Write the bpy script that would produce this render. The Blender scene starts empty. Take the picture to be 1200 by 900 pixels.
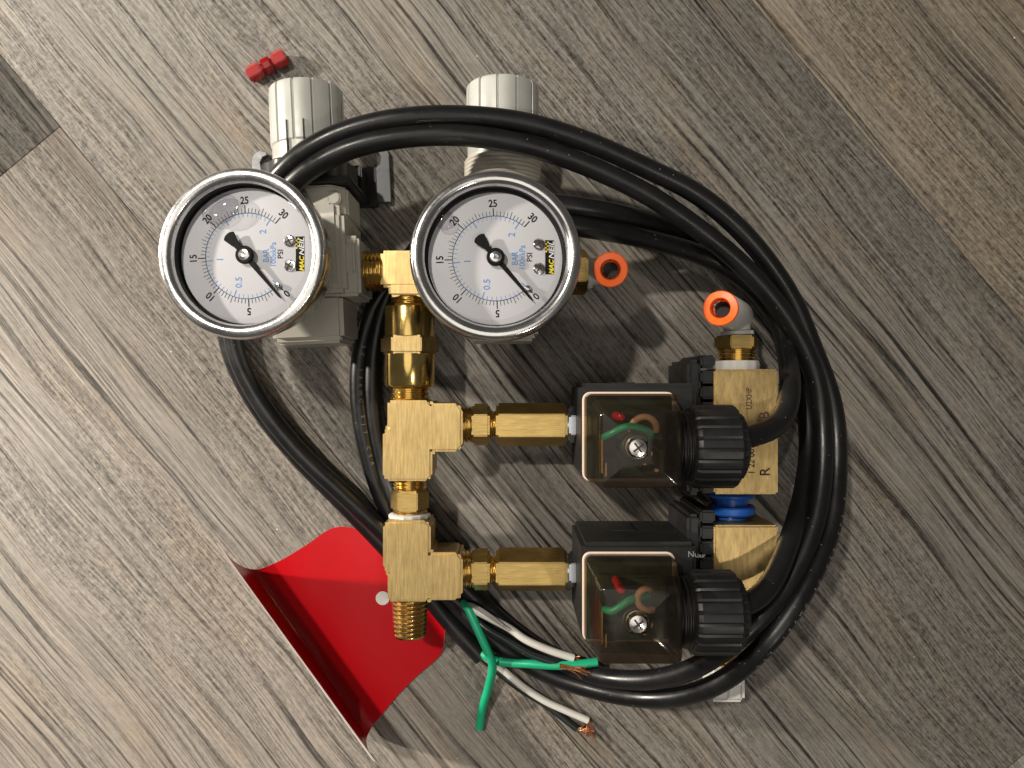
import bpy, bmesh, math, random
from mathutils import Matrix, Vector, noise as mnoise
R = math.radians
S = 0.001                       # everything below is written in millimetres
rnd = random.Random(7)
sc = bpy.context.scene
COL = sc.collection

# ------------------------------------------------------------------ camera
CAM_H, FPX = 326.0, 900.0       # camera height over the floor (mm), focal length in photo pixels (1200 wide)
cd = bpy.data.cameras.new('camera'); cam = bpy.data.objects.new('camera', cd); COL.objects.link(cam)
cam.location = (0, 0, CAM_H*S)
cd.sensor_width = 36.0; cd.lens = 36.0*FPX/1200.0; cd.clip_start = 0.005; cd.clip_end = 50
sc.camera = cam

# ------------------------------------------------------------------ light
w = bpy.data.worlds.new('World'); sc.world = w; w.use_nodes = True
w.node_tree.nodes['Background'].inputs[0].default_value = (1.0, 0.955, 0.89, 1)
w.node_tree.nodes['Background'].inputs[1].default_value = 0.075

def lamp(name, pos, power, size, col=(1, .93, .82)):
    l = bpy.data.lights.new(name, 'AREA'); l.shape = 'DISK'; l.size = size; l.energy = power; l.color = col
    o = bpy.data.objects.new(name, l); COL.objects.link(o); o.location = pos
    o.rotation_euler = (-Vector(pos)).to_track_quat('-Z', 'Y').to_euler()
    return o
lamp('ceiling_lamp', (-0.84, 0.78, 2.00), 25, 0.10)
lamp('table_lamp', (-2.00, 0.56, 0.78), 66, 0.11, (1, .92, .80))
lamp('ceiling_lamp', (-0.10, -0.12, 2.2), 4.5, 1.3)
lamp('ceiling_lamp', (0.75, -0.95, 2.0), 5, 0.10)

sc.view_settings.view_transform = 'Standard'; sc.view_settings.look = 'None'
sc.view_settings.gamma = 1; sc.view_settings.exposure = 0.05
sc.view_settings.use_curve_mapping = False
sc.cycles.use_denoising = True
sc.cycles.max_bounces = 10; sc.cycles.transparent_max_bounces = 16
sc.cycles.caustics_reflective = False; sc.cycles.caustics_refractive = False
sc.cycles.sample_clamp_indirect = 4

def P(px, py, z=0.0):           # photo pixel at a known height (mm) -> millimetres
    k = (CAM_H - z)/FPX
    return Vector(((px-600)*k, (450-py)*k, z))

# ------------------------------------------------------------------ materials
def mat(name):
    m = bpy.data.materials.new(name); m.use_nodes = True
    nt = m.node_tree; b = nt.nodes['Principled BSDF']
    return m, nt, b
def N(nt, t, **kw):
    n = nt.nodes.new(t)
    for k, v in kw.items(): setattr(n, k, v)
    return n
def L(nt, a, b): nt.links.new(a, b)
def objcoord(nt, sx=1, sy=1, sz=1, rot=(0, 0, 0)):
    tc = N(nt, 'ShaderNodeTexCoord'); mp = N(nt, 'ShaderNodeMapping')
    mp.inputs['Scale'].default_value = (sx, sy, sz); mp.inputs['Rotation'].default_value = rot
    L(nt, tc.outputs['Object'], mp.inputs['Vector']); return mp.outputs['Vector']
def noise(nt, vec, scale, detail=4, rough=.55, dist=0):
    n = N(nt, 'ShaderNodeTexNoise'); n.inputs['Scale'].default_value = scale
    n.inputs['Detail'].default_value = detail; n.inputs['Roughness'].default_value = rough
    n.inputs['Distortion'].default_value = dist
    L(nt, vec, n.inputs['Vector']); return n.outputs['Fac']
def ramp(nt, fac, stops, interp='LINEAR'):
    r = N(nt, 'ShaderNodeValToRGB'); r.color_ramp.interpolation = interp
    el = r.color_ramp.elements
    while len(el) < len(stops): el.new(.5)
    for e, (p, c) in zip(el, stops):
        e.position = p; e.color = (c, c, c, 1) if not isinstance(c, tuple) else (*c, 1)
    L(nt, fac, r.inputs[0]); return r.outputs[0]
def mix(nt, fac, a, b, mode='MIX'):
    m = N(nt, 'ShaderNodeMix', data_type='RGBA', blend_type=mode)
    for s, v in ((m.inputs[0], fac), (m.inputs[6], a), (m.inputs[7], b)):
        if isinstance(v, (int, float)): s.default_value = v
        elif isinstance(v, tuple): s.default_value = (*v, 1)
        else: L(nt, v, s)
    return m.outputs[2]
def math_(nt, op, a, b=0.0, clamp=False):
    m = N(nt, 'ShaderNodeMath', operation=op, use_clamp=clamp)
    for s, v in ((m.inputs[0], a), (m.inputs[1], b)):
        if isinstance(v, (int, float)): s.default_value = v
        else: L(nt, v, s)
    return m.outputs[0]
def bump(nt, b, h, strength=.3, dist=.0002):
    n = N(nt, 'ShaderNodeBump'); n.inputs['Strength'].default_value = strength; n.inputs['Distance'].default_value = dist
    L(nt, h, n.inputs['Height']); L(nt, n.outputs[0], b.inputs['Normal'])

def plastic(name, col, rough=.42, spec=.5, dust=0.0, var=.08, fine=.15, coat=0.0):
    m, nt, b = mat(name); v = objcoord(nt)
    n1 = noise(nt, v, 60, 3)
    c = mix(nt, ramp(nt, n1, [(.3, 0.0), (.7, 1.0)]), tuple(x*(1-var) for x in col), tuple(min(1, x*(1+var)) for x in col))
    if dust:
        vo = N(nt, 'ShaderNodeTexVoronoi'); vo.inputs['Scale'].default_value = 420; L(nt, v, vo.inputs['Vector'])
        d = math_(nt, 'LESS_THAN', vo.outputs['Distance'], .09)
        k = math_(nt, 'GREATER_THAN', noise(nt, v, 230, 1), .60)
        sm = math_(nt, 'MULTIPLY', ramp(nt, noise(nt, v, 45, 5, .7), [(.45, 0.0), (.8, 1.0)]), dust*.03)
        c = mix(nt, sm, c, (.45, .42, .38))
        c = mix(nt, math_(nt, 'MULTIPLY', math_(nt, 'MULTIPLY', d, k), dust), c, (.5, .47, .43))
    L(nt, c, b.inputs['Base Color'])
    rr = ramp(nt, noise(nt, v, 110, 4, .6), [(.25, max(0, rough-.1)), (.75, min(1, rough+.12))])
    L(nt, rr, b.inputs['Roughness']); b.inputs['Specular IOR Level'].default_value = spec
    b.inputs['Coat Weight'].default_value = coat; b.inputs['Coat Roughness'].default_value = .08
    bump(nt, b, noise(nt, v, 2600, 2), fine, .00006)
    return m
def metal(name, col, rough=.25, brushed=None, var=.12, smudge=.12, bstr=.12):
    m, nt, b = mat(name); b.inputs['Metallic'].default_value = 1
    v = objcoord(nt)
    n1 = noise(nt, v, 90, 5, .65)
    c = mix(nt, ramp(nt, n1, [(.3, 0.0), (.72, 1.0)]), tuple(x*(1-var) for x in col), tuple(min(1, x*(1+var*.6)) for x in col))
    if brushed:
        vb = objcoord(nt, *brushed[0], rot=brushed[1])
        nb = noise(nt, vb, 1, 5, .7)
        c = mix(nt, ramp(nt, nb, [(.35, 0.0), (.68, 1.0)]), mix(nt, .55, c, (.30, .16, .07)), c)
        bump(nt, b, nb, .35, .00012)
    else:
        bump(nt, b, noise(nt, v, 900, 3), bstr, .00008)
    L(nt, c, b.inputs['Base Color'])
    rr = ramp(nt, noise(nt, v, 70, 6, .7), [(.3, max(.04, rough-smudge)), (.75, rough+smudge)])
    L(nt, rr, b.inputs['Roughness'])
    return m

M = {}
M['beige'] = plastic('beige plastic', (.60, .57, .49), .40)
M['knob'] = plastic('knob plastic', (.50, .505, .47), .33)
M['black'] = plastic('black plastic', (.009, .009, .010), .40, dust=.55, var=.3, fine=.3)
M['coil'] = plastic('black coil resin', (.006, .006, .006), .5, dust=.35, var=.3, fine=.5)
M['rubber'] = plastic('black cable jacket', (.007, .007, .008), .33, dust=.4, var=.3, fine=.25)
M['emboss'] = plastic('jacket print', (.28, .28, .28), .45)
M['white'] = plastic('white plastic', (.80, .78, .74), .4)
M['tape'] = plastic('sealing tape', (.78, .75, .70), .6, fine=.6)
M['orange'] = plastic('orange plastic', (.90, .13, .010), .32)
M['blue'] = plastic('blue plastic', (.02, .12, .52), .3)
M['bracket'] = plastic('painted steel', (.11, .115, .13), .3)
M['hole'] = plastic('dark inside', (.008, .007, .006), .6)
M['dial'] = plastic('dial paint', (.66, .66, .69), .5, var=.03, fine=.05)
M['ink'] = plastic('black ink', (.006, .006, .006), .55, spec=.15)
M['blueink'] = plastic('blue ink', (.10, .30, .70), .5)
M['yellow'] = plastic('yellow ink', (.85, .68, .02), .5)
M['whiteink'] = plastic('white ink', (.75, .75, .75), .5)
M['engrave'] = plastic('engraved marks', (.035, .018, .008), .7)
M['green'] = plastic('green insulation', (.010, .38, .19), .36, var=.12)
M['whitewire'] = plastic('white insulation', (.70, .67, .62), .42)
M['blackwire'] = plastic('black insulation', (.012, .018, .017), .35, dust=.3)
M['filler'] = plastic('fibre filler', (.30, .28, .26), .5)
M['skin'] = plastic('beige wire', (.62, .40, .24), .5)
M['led'] = plastic('red led', (.55, .012, .02), .3)
M['gasket'] = plastic('pale gasket', (.80, .66, .55), .5)
M['pcb'] = plastic('connector insert', (.030, .050, .028), .5, var=.5)
BR = (.75, .57, .25)
M['brass'] = metal('turned brass', (.82, .58, .20), .20, smudge=.10)
M['brass_flat'] = metal('milled brass', BR, .42, brushed=((1500, 110, 110), (0, 0, R(-14))))
M['brass_hex'] = metal('drawn brass', (.77, .57, .21), .36, brushed=((160, 2600, 2600), (0, 0, 0)))
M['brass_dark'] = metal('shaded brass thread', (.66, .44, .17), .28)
M['brass_body'] = metal('forged brass', (.72, .54, .24), .38, brushed=((900, 160, 900), (0, 0, 0)))
M['steel'] = metal('polished steel', (.74, .73, .72), .17, smudge=.09)
M['steel_soft'] = metal('satin steel', (.80, .79, .78), .24, smudge=.10, bstr=.5)
M['zinc'] = metal('zinc plating', (.72, .76, .82), .26)
M['copper'] = metal('bare copper', (.80, .36, .18), .32)

def red_sheet():
    m, nt, b = mat('glossy red card'); v = objcoord(nt)
    c = mix(nt, noise(nt, v, 25, 4), (.50, .002, .007), (.60, .004, .010)); L(nt, c, b.inputs['Base Color'])
    b.inputs['Roughness'].default_value = .30; b.inputs['Specular IOR Level'].default_value = .3; b.inputs['Coat Weight'].default_value = .15; b.inputs['Coat Roughness'].default_value = .12
    bump(nt, b, noise(nt, v, 90, 3), .1, .0003); return m
M['red'] = red_sheet()
M['cardwhite'] = plastic('card backing', (.80, .70, .66), .6)
def red_clear():
    m, nt, b = mat('clear red plastic'); v = objcoord(nt)
    L(nt, mix(nt, noise(nt, v, 300, 3), (.60, .012, .012), (.80, .05, .045)), b.inputs['Base Color'])
    b.inputs['Roughness'].default_value = .16; b.inputs['Transmission Weight'].default_value = .35
    b.inputs['IOR'].default_value = 1.35; b.inputs['Coat Weight'].default_value = .6; return m
M['redclear'] = red_clear(); M['reddark'] = plastic('deep red plastic', (.30, .004, .004), .2, coat=.6)

def clear_sheet(name, tint, gloss=1.0, haze=0.0, hazecol=(.1, .07, .04), rough=.03):
    """thin clear plastic or glass: tinted transparency under a fresnel gloss"""
    m, nt, b = mat(name); nt.nodes.remove(b); out = nt.nodes['Material Output']
    t = N(nt, 'ShaderNodeBsdfTransparent'); t.inputs[0].default_value = (*tint, 1)
    g = N(nt, 'ShaderNodeBsdfGlossy'); g.inputs['Roughness'].default_value = rough
    fr = N(nt, 'ShaderNodeFresnel'); fr.inputs[0].default_value = 1.48
    base = t.outputs[0]
    if haze:
        v = objcoord(nt); d = N(nt, 'ShaderNodeBsdfDiffuse'); d.inputs[0].default_value = (*hazecol, 1)
        hz = math_(nt, 'MULTIPLY', ramp(nt, noise(nt, v, 160, 6, .75), [(.3, .5), (.8, 1.3)]), haze)
        ms = N(nt, 'ShaderNodeMixShader'); L(nt, hz, ms.inputs[0]); L(nt, base, ms.inputs[1]); L(nt, d.outputs[0], ms.inputs[2]); base = ms.outputs[0]
    ms = N(nt, 'ShaderNodeMixShader'); L(nt, math_(nt, 'MULTIPLY', fr.outputs[0], gloss), ms.inputs[0])
    L(nt, base, ms.inputs[1]); L(nt, g.outputs[0], ms.inputs[2]); L(nt, ms.outputs[0], out.inputs[0]); return m
M['window'] = clear_sheet('gauge window', (.97, .97, .98), .22)
M['smoke'] = clear_sheet('smoked clear plastic', (.58, .51, .43), .75, .07, (.14, .11, .085), .10)
def bubble_mat():
    m, nt, b = mat('air bubble'); nt.nodes.remove(b); out = nt.nodes['Material Output']
    t = N(nt, 'ShaderNodeBsdfTransparent'); t.inputs[0].default_value = (.93, .93, .94, 1)
    g = N(nt, 'ShaderNodeBsdfGlossy'); g.inputs['Roughness'].default_value = .02; g.inputs[0].default_value = (.5, .5, .52, 1)
    lw = N(nt, 'ShaderNodeLayerWeight'); lw.inputs[0].default_value = .35
    ms = N(nt, 'ShaderNodeMixShader'); L(nt, ramp(nt, lw.outputs['Facing'], [(.20, .04), (.55, .35), (.9, .95)]), ms.inputs[0])
    L(nt, t.outputs[0], ms.inputs[1]); L(nt, g.outputs[0], ms.inputs[2]); L(nt, ms.outputs[0], out.inputs[0]); return m
M['bubble'] = bubble_mat()

def wood(name, seed, dark, light, tan, gain, brown, line=.17):
    """printed wood grain of a vinyl plank; the grain runs along local x"""
    m, nt, b = mat(name)
    tc = N(nt, 'ShaderNodeTexCoord'); add = N(nt, 'ShaderNodeVectorMath', operation='ADD')
    L(nt, tc.outputs['Object'], add.inputs[0]); add.inputs[1].default_value = (seed*.37, seed*.53, 0)
    base = add.outputs[0]
    def scaled(sx, sy, src=base):
        mp = N(nt, 'ShaderNodeMapping'); mp.inputs['Scale'].default_value = (sx, sy, 1); L(nt, src, mp.inputs['Vector']); return mp.outputs[0]
    # gentle sideways wander of the grain
    wn = N(nt, 'ShaderNodeTexNoise'); wn.inputs['Scale'].default_value = 1; wn.inputs['Detail'].default_value = 2
    L(nt, scaled(6, 14), wn.inputs['Vector'])
    off = N(nt, 'ShaderNodeCombineXYZ'); L(nt, math_(nt, 'MULTIPLY', math_(nt, 'SUBTRACT', wn.outputs['Fac'], .5), .016), off.inputs[1])
    wv = N(nt, 'ShaderNodeVectorMath', operation='ADD'); L(nt, base, wv.inputs[0]); L(nt, off.outputs[0], wv.inputs[1]); g = wv.outputs[0]
    fibre = noise(nt, scaled(28, 950, g), 1, 6, .65)             # long fine fibres
    lines = noise(nt, scaled(5.5, 400, g), 1, 4, .55)            # open grain lines, nearly straight
    lines2 = noise(nt, scaled(14, 1050, g), 1, 4, .6)
    mottle = noise(nt, scaled(250, 760, g), 1, 6, .78)           # short rough-sawn flecks
    saw = noise(nt, scaled(640, 280, g), 1, 4, .7)               # cross marks of the saw
    patch = noise(nt, scaled(6, 22, g), 1, 5, .62)               # lighter and darker zones
    zone = noise(nt, scaled(3.4, 21, g), 1, 3, .55)              # where the grain stands out
    rough = mottle
    zm = ramp(nt, zone, [(.41, 0.0), (.56, 1.0)])
    inv = math_(nt, 'SUBTRACT', 1, zm)
    def cen(n_, k): return math_(nt, 'MULTIPLY', math_(nt, 'SUBTRACT', n_, .5), k)
    v = math_(nt, 'ADD', .5, cen(fibre, .72))
    v = math_(nt, 'ADD', v, cen(mottle, math_(nt, 'ADD', math_(nt, 'MULTIPLY', inv, .66), .42)))
    v = math_(nt, 'ADD', v, cen(saw, math_(nt, 'MULTIPLY', inv, .34)))
    v = math_(nt, 'ADD', v, cen(patch, .15))
    v = math_(nt, 'ADD', v, cen(lines2, .62))
    ck = ramp(nt, lines, [(.36, 1.0), (.49, 0.0)])
    v = math_(nt, 'SUBTRACT', v, math_(nt, 'MULTIPLY', ck, math_(nt, 'ADD', .04, math_(nt, 'MULTIPLY', zm, line))))
    v = math_(nt, 'ADD', v, math_(nt, 'MULTIPLY', zm, .05))
    col = ramp(nt, v, [(.24, dark), (.40, tuple((a*.55+c*.45) for a, c in zip(dark, light))), (.56, light), (.80, tuple(min(1, x*1.55) for x in light))])
    tn = ramp(nt, noise(nt, scaled(13, 42, g), 1, 4, .65), [(.50, 0.0), (.72, 1.0)])
    col = mix(nt, math_(nt, 'MULTIPLY', tn, brown), col, mix(nt, 1, col, tan, 'MULTIPLY'))
    # knots
    kn = N(nt, 'ShaderNodeTexVoronoi'); kn.inputs['Scale'].default_value = 1; L(nt, scaled(5.5, 11, g), kn.inputs['Vector'])
    km = ramp(nt, math_(nt, 'ADD', kn.outputs['Distance'], math_(nt, 'MULTIPLY', math_(nt, 'SUBTRACT', rough, .5), .22)), [(.05, .62), (.16, 0.0)])
    col = mix(nt, km, col, dark)
    # dust specks
    vo = N(nt, 'ShaderNodeTexVoronoi'); vo.inputs['Scale'].default_value = 230; L(nt, base, vo.inputs['Vector'])
    ds = math_(nt, 'MULTIPLY', math_(nt, 'LESS_THAN', vo.outputs['Distance'], .085), math_(nt, 'GREATER_THAN', noise(nt, scaled(60, 60), 1, 2), .665))
    col = mix(nt, 1, col, (gain, gain, gain), 'MULTIPLY')
    col = mix(nt, math_(nt, 'MULTIPLY', ds, .8), col, (.8, .78, .74))
    L(nt, col, b.inputs['Base Color'])
    L(nt, ramp(nt, v, [(.3, .62), (.7, .44)]), b.inputs['Roughness'])
    b.inputs['Specular IOR Level'].default_value = .38
    bump(nt, b, v, .55, .0006)
    return m

# ------------------------------------------------------------------ geometry helpers (mm)
class G:
    def __init__(s): s.v = []; s.f = []; s.m = []; s.cur = 0
    def mat(s, i): s.cur = i; return s
    def add(s, vs, fs, Mx=None):
        o = len(s.v); s.v += [(Mx @ Vector(p)) if Mx is not None else Vector(p) for p in vs]
        s.f += [tuple(i+o for i in f) for f in fs]; s.m += [s.cur]*len(fs); return s
def al(origin, axis, spin=0.0, up=(0, 0, 1)):
    """matrix taking local z to axis"""
    z = Vector(axis).normalized(); u = Vector(up)
    if abs(z.dot(u)) > .98: u = Vector((0, 1, 0))
    x = u.cross(z).normalized(); y = z.cross(x)
    m = Matrix((x, y, z)).transposed().to_4x4()
    return Matrix.Translation(Vector(origin)) @ m @ Matrix.Rotation(spin, 4, 'Z')
def lathe(g, prof, Mx, seg=48, phase=0.0, rfun=None):
    vs, fs, rings = [], [], []
    for r, h in prof:
        if r < 1e-6: rings.append([len(vs)]); vs.append((0, 0, h)); continue
        ring = []
        for i in range(seg):
            a = phase + 2*math.pi*i/seg; rr = r*(rfun(i, seg) if rfun else 1)
            ring.append(len(vs)); vs.append((rr*math.cos(a), rr*math.sin(a), h))
        rings.append(ring)
    for A, B in zip(rings, rings[1:]):
        if len(A) == 1 and len(B) == 1: continue
        for i in range(seg):
            j = (i+1) % seg
            if len(A) == 1: fs.append((A[0], B[j], B[i]))
            elif len(B) == 1: fs.append((A[i], A[j], B[0]))
            else: fs.append((A[i], A[j], B[j], B[i]))
    return g.add(vs, fs, Mx)
def cyl(g, r, h0, h1, Mx, seg=48, bev=.4, r2=None):
    r2 = r if r2 is None else r2
    return lathe(g, [(0, h0), (r-bev, h0), (r, h0+bev), (r2, h1-bev), (r2-bev, h1), (0, h1)], Mx, seg)
def hexp(g, af, h0, h1, Mx, bev=.9, flat_up=True):
    """hexagon bar, af across flats; corners rounded off at both ends"""
    rc = af/math.sqrt(3); bm = bmesh.new(); n = 6
    ring = lambda r, h: [bm.verts.new((r*math.cos(R(60*i)), r*math.sin(R(60*i)), h)) for i in range(n)]
    a = ring(rc, h0); b = ring(rc, h1)
    bm.faces.new(a[::-1]); bm.faces.new(b)
    for i in range(n): bm.faces.new((a[i], a[(i+1) % n], b[(i+1) % n], b[i]))
    bmesh.ops.bevel(bm, geom=[e for e in bm.edges if abs(e.verts[0].co.z-e.verts[1].co.z) < .01], offset=bev, segments=2, affect='EDGES')
    bmesh.ops.bevel(bm, geom=[e for e in bm.edges if abs(e.verts[0].co.z-e.verts[1].co.z) > (h1-h0)*.4], offset=.25, segments=2, affect='EDGES')
    return from_bm(g, bm, Mx)
def from_bm(g, bm, Mx=None):
    bm.verts.index_update(); vs = [v.co.copy() for v in bm.verts]; fs = [tuple(v.index for v in f.verts) for f in bm.faces]
    bm.free(); return g.add(vs, fs, Mx)
def box(g, x0, x1, y0, y1, z0, z1, bev=.5, Mx=None, seg=2):
    bm = bmesh.new(); bmesh.ops.create_cube(bm, size=1)
    for v in bm.verts:
        v.co = Vector(((x0+x1)/2+v.co.x*(x1-x0), (y0+y1)/2+v.co.y*(y1-y0), (z0+z1)/2+v.co.z*(z1-z0)))
    if bev > 0: bmesh.ops.bevel(bm, geom=list(bm.edges), offset=bev, segments=seg, affect='EDGES')
    return from_bm(g, bm, Mx)
def prism(g, poly, z0, z1, bev=.4, Mx=None, seg=2):
    bm = bmesh.new()
    a = [bm.verts.new((x, y, z0)) for x, y in poly]; b = [bm.verts.new((x, y, z1)) for x, y in poly]; n = len(poly)
    bm.faces.new(a[::-1]); bm.faces.new(b)
    for i in range(n): bm.faces.new((a[i], a[(i+1) % n], b[(i+1) % n], b[i]))
    bmesh.ops.recalc_face_normals(bm, faces=list(bm.faces))
    if bev > 0: bmesh.ops.bevel(bm, geom=[e for e in bm.edges], offset=bev, segments=seg, affect='EDGES')
    return from_bm(g, bm, Mx)
def thread(g, r, h0, h1, Mx, pitch=1.3, depth=.7, taper=0.0, seg=40):
    prof = [(0, h0), (r-depth, h0)]; n = max(1, int((h1-h0)/pitch)); p = (h1-h0)/n
    for i in range(n):
        t = (i+.5)/n; rr = r-taper*t
        prof += [(rr-depth, h0+i*p+.06*p), (rr, h0+i*p+.42*p), (rr, h0+i*p+.58*p), (rr-depth, h0+i*p+.94*p)]
    prof += [(r-depth-taper, h1), (0, h1)]
    return lathe(g, prof, Mx, seg)
def spline(pts, step=1.5):
    pts = [Vector(p) for p in pts]; out = []
    P_ = [pts[0]*2-pts[1]] + pts + [pts[-1]*2-pts[-2]]
    for i in range(1, len(P_)-2):
        p0, p1, p2, p3 = P_[i-1:i+3]; d = [max(1e-4, (b-a).length**.5) for a, b in ((p0, p1), (p1, p2), (p2, p3))]
        n = max(2, int((p2-p1).length/step))
        m1 = ((p1-p0)/d[0]-(p2-p0)/(d[0]+d[1])+(p2-p1)/d[1])*d[1]; m2 = ((p2-p1)/d[1]-(p3-p1)/(d[1]+d[2])+(p3-p2)/d[2])*d[1]
        for k in range(n):
            t = k/n; t2 = t*t; t3 = t2*t
            out.append((2*t3-3*t2+1)*p1+(t3-2*t2+t)*m1+(-2*t3+3*t2)*p2+(t3-t2)*m2)
    out.append(pts[-1]); return out
def smooth_path(p, it=6):
    for _ in range(it):
        p = [p[0]] + [(p[i-1]+p[i]*2+p[i+1])/4 for i in range(1, len(p)-1)] + [p[-1]]
    return p
def frames(path):
    n = len(path); T = [(path[min(i+1, n-1)]-path[max(i-1, 0)]).normalized() for i in range(n)]
    u = T[0].cross(Vector((0, 0, 1)))
    if u.length < .1: u = T[0].cross(Vector((0, 1, 0)))
    u.normalize(); out = []
    for t in T:
        u = (u-t*u.dot(t)).normalized(); out.append((t, u, t.cross(u)))
    return out
def tube(g, path, r, seg=18, rf=None):
    fr = frames(path); vs, fs = [], []
    for i, (p, (t, u, v)) in enumerate(zip(path, fr)):
        rr = rf(i/(len(path)-1))*r if rf else r
        for k in range(seg):
            a = 2*math.pi*k/seg; vs.append(p+u*(rr*math.cos(a))+v*(rr*math.sin(a)))
    for i in range(len(path)-1):
        for k in range(seg):
            j = (k+1) % seg; fs.append((i*seg+k, i*seg+j, (i+1)*seg+j, (i+1)*seg+k))
    fs.append(tuple(range(seg))[::-1]); fs.append(tuple((len(path)-1)*seg+k for k in range(seg)))
    return g.add(vs, fs)
def ring_poly(cx, cy, r, n=32): return [(cx+r*math.cos(2*math.pi*i/n), cy+r*math.sin(2*math.pi*i/n)) for i in range(n)]

ORG = {}
def world_origin(o): return ORG[o.name]
def make(name, g, mats, parent=None, origin=None, angle=32, smooth=True):
    """link the collected shapes as ONE mesh object"""
    if origin is None:
        lo = [min(v[i] for v in g.v) for i in range(3)]; hi = [max(v[i] for v in g.v) for i in range(3)]
        origin = ((lo[0]+hi[0])/2, (lo[1]+hi[1])/2, lo[2])
    origin = Vector(origin)
    me = bpy.data.meshes.new(name); me.from_pydata([tuple((v-origin)*S) for v in g.v], [], g.f)
    for mm in (mats if isinstance(mats, (list, tuple)) else [mats]): me.materials.append(mm if not isinstance(mm, str) else M[mm])
    me.polygons.foreach_set('material_index', g.m)
    bm = bmesh.new(); bm.from_mesh(me); bmesh.ops.recalc_face_normals(bm, faces=list(bm.faces)); bm.to_mesh(me); bm.free()
    me.polygons.foreach_set('use_smooth', [smooth]*len(me.polygons))
    if smooth: me.set_sharp_from_angle(angle=R(angle))
    me.update()
    o = bpy.data.objects.new(name, me); COL.objects.link(o)
    if parent is not None:
        o.parent = parent; o.location = (origin-world_origin(parent))*S
    else: o.location = origin*S
    ORG[o.name] = origin
    return o
def tag(o, label, cat=None, group=None, kind=None):
    o['label'] = label
    if cat: o['category'] = cat
    if group: o['group'] = group
    if kind: o['kind'] = kind
    return o
def empty(name, loc):
    o = bpy.data.objects.new(name, None); COL.objects.link(o); o.location = Vector(loc)*S; o.empty_display_size = .01
    ORG[o.name] = Vector(loc); return o
def text_geo(g, s, size, Mx, shear=0.0, bold=0.0, spacing=1.0, width=1.0, fit=None):
    """flat lettering, centred on the local origin"""
    cu = bpy.data.curves.new('lettering', 'FONT'); cu.body = s; cu.size = 1; cu.align_x = 'CENTER'; cu.align_y = 'CENTER'
    cu.shear = shear; cu.offset = bold; cu.space_character = spacing; cu.resolution_u = 3; cu.fill_mode = 'FRONT'
    to = bpy.data.objects.new('lettering', cu); COL.objects.link(to)
    dg = bpy.context.evaluated_depsgraph_get(); me = bpy.data.meshes.new_from_object(to.evaluated_get(dg))
    if fit:
        xs = [v.co.x for v in me.vertices]; ys = [v.co.y for v in me.vertices]; cx_, cy_ = (min(xs)+max(xs))/2, (min(ys)+max(ys))/2
        for v in me.vertices: v.co.x = (v.co.x-cx_)*fit[0]/(max(xs)-min(xs))/size/width; v.co.y = (v.co.y-cy_)*fit[1]/(max(ys)-min(ys))/size
    vs = [(v.co.x*size*width, v.co.y*size, 0) for v in me.vertices]; fs = [tuple(p.vertices) for p in me.polygons]
    bpy.data.objects.remove(to); bpy.data.curves.remove(cu); bpy.data.meshes.remove(me)
    return g.add(vs, fs, Mx)
T_ = Matrix.Translation
def RZ(a): return Matrix.Rotation(R(a), 4, 'Z')

# ------------------------------------------------------------------ floor
GR = Vector((1.0, -1.2, 0)).normalized(); GN = Vector((-GR.y, GR.x, 0))      # grain direction, across
ga = math.atan2(GR.y, GR.x)
g = G(); box(g, -1500, 1500, -1500, 1500, -14, -5.5, 0)
floor = make('floor', g, 'hole', origin=(0, 0, -14), smooth=False); floor['kind'] = 'structure'; floor['label'] = 'grey wood-grain plank floor'
seam1 = P(70, 148).dot(GN); seam2 = P(885, 5).dot(GN); PW = seam2-seam1
butt = P(70, 148).dot(GR); butt2 = P(1190, 893).dot(GR)
DK, LT, TN = (.024, .021, .018), (.285, .260, .230), (1.16, .97, .76)
woods = [wood('grey plank %d' % i, s, d, l, t, gn, br, (.30, .22, .25, .25, .25)[i]) for i, (s, d, l, t, gn, br) in enumerate([
    (1.3, DK, LT, TN, .5, .55), (2.9, (.046, .040, .035), (.285, .252, .218), (1.14, .97, .80), 1.0, .5),
    (4.4, (.028, .023, .018), (.225, .192, .152), (1.14, .97, .78), .95, .7), (5.7, DK, LT, TN, 1.04, .5), (3.37, DK, LT, TN, 1.3, .4)])]
PL = 1220.0
rows = {-1: (butt, [1, 0]), 0: (butt2, [0, 3]), 1: (butt+420, [2, 2]), 2: (butt-200, [0, 1]), -2: (butt2-300, [3, 0]), -3: (butt+100, [1, 2]), 3: (butt2, [2, 3])}
plank_cache = {}
for r_, (b0, ms) in rows.items():
    lo = seam1 + r_*PW
    for k in (-2, -1, 0, 1):
        x0, x1 = b0+k*PL+.12, b0+(k+1)*PL-.12
        if x1 < -1300 or x0 > 1300: continue
        mi = ms[k % 2] if r_ != -1 else (1 if k >= 0 else 4)
        if mi not in plank_cache:
            g = G(); box(g, 0, PL-.24, .1, PW-.1, -5.2, 0, .35, None, 1)
            me_o = make('plank', g, woods[mi], floor, origin=(0, 0, 0), angle=50); plank_cache[mi] = me_o; o = me_o
        else:
            o = plank_cache[mi].copy(); COL.objects.link(o); o.name = 'plank'
        o.parent = floor; o.rotation_euler = (0, 0, ga)
        pos = GR*x0 + GN*lo; o.location = (pos - ORG[floor.name])*S

# ------------------------------------------------------------------ the assembly
ASM = empty('pneumatic_assembly', (0, 0, 0))
tag(ASM, 'brass pneumatic valve assembly with two pressure gauges, regulators and solenoid valves', 'valve assembly')
AX = Vector((1, 0, 0)); AY = Vector((0, 1, 0)); AZ = Vector((0, 0, 1))
ZA = 24.0                                             # height of the pipe axes

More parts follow.
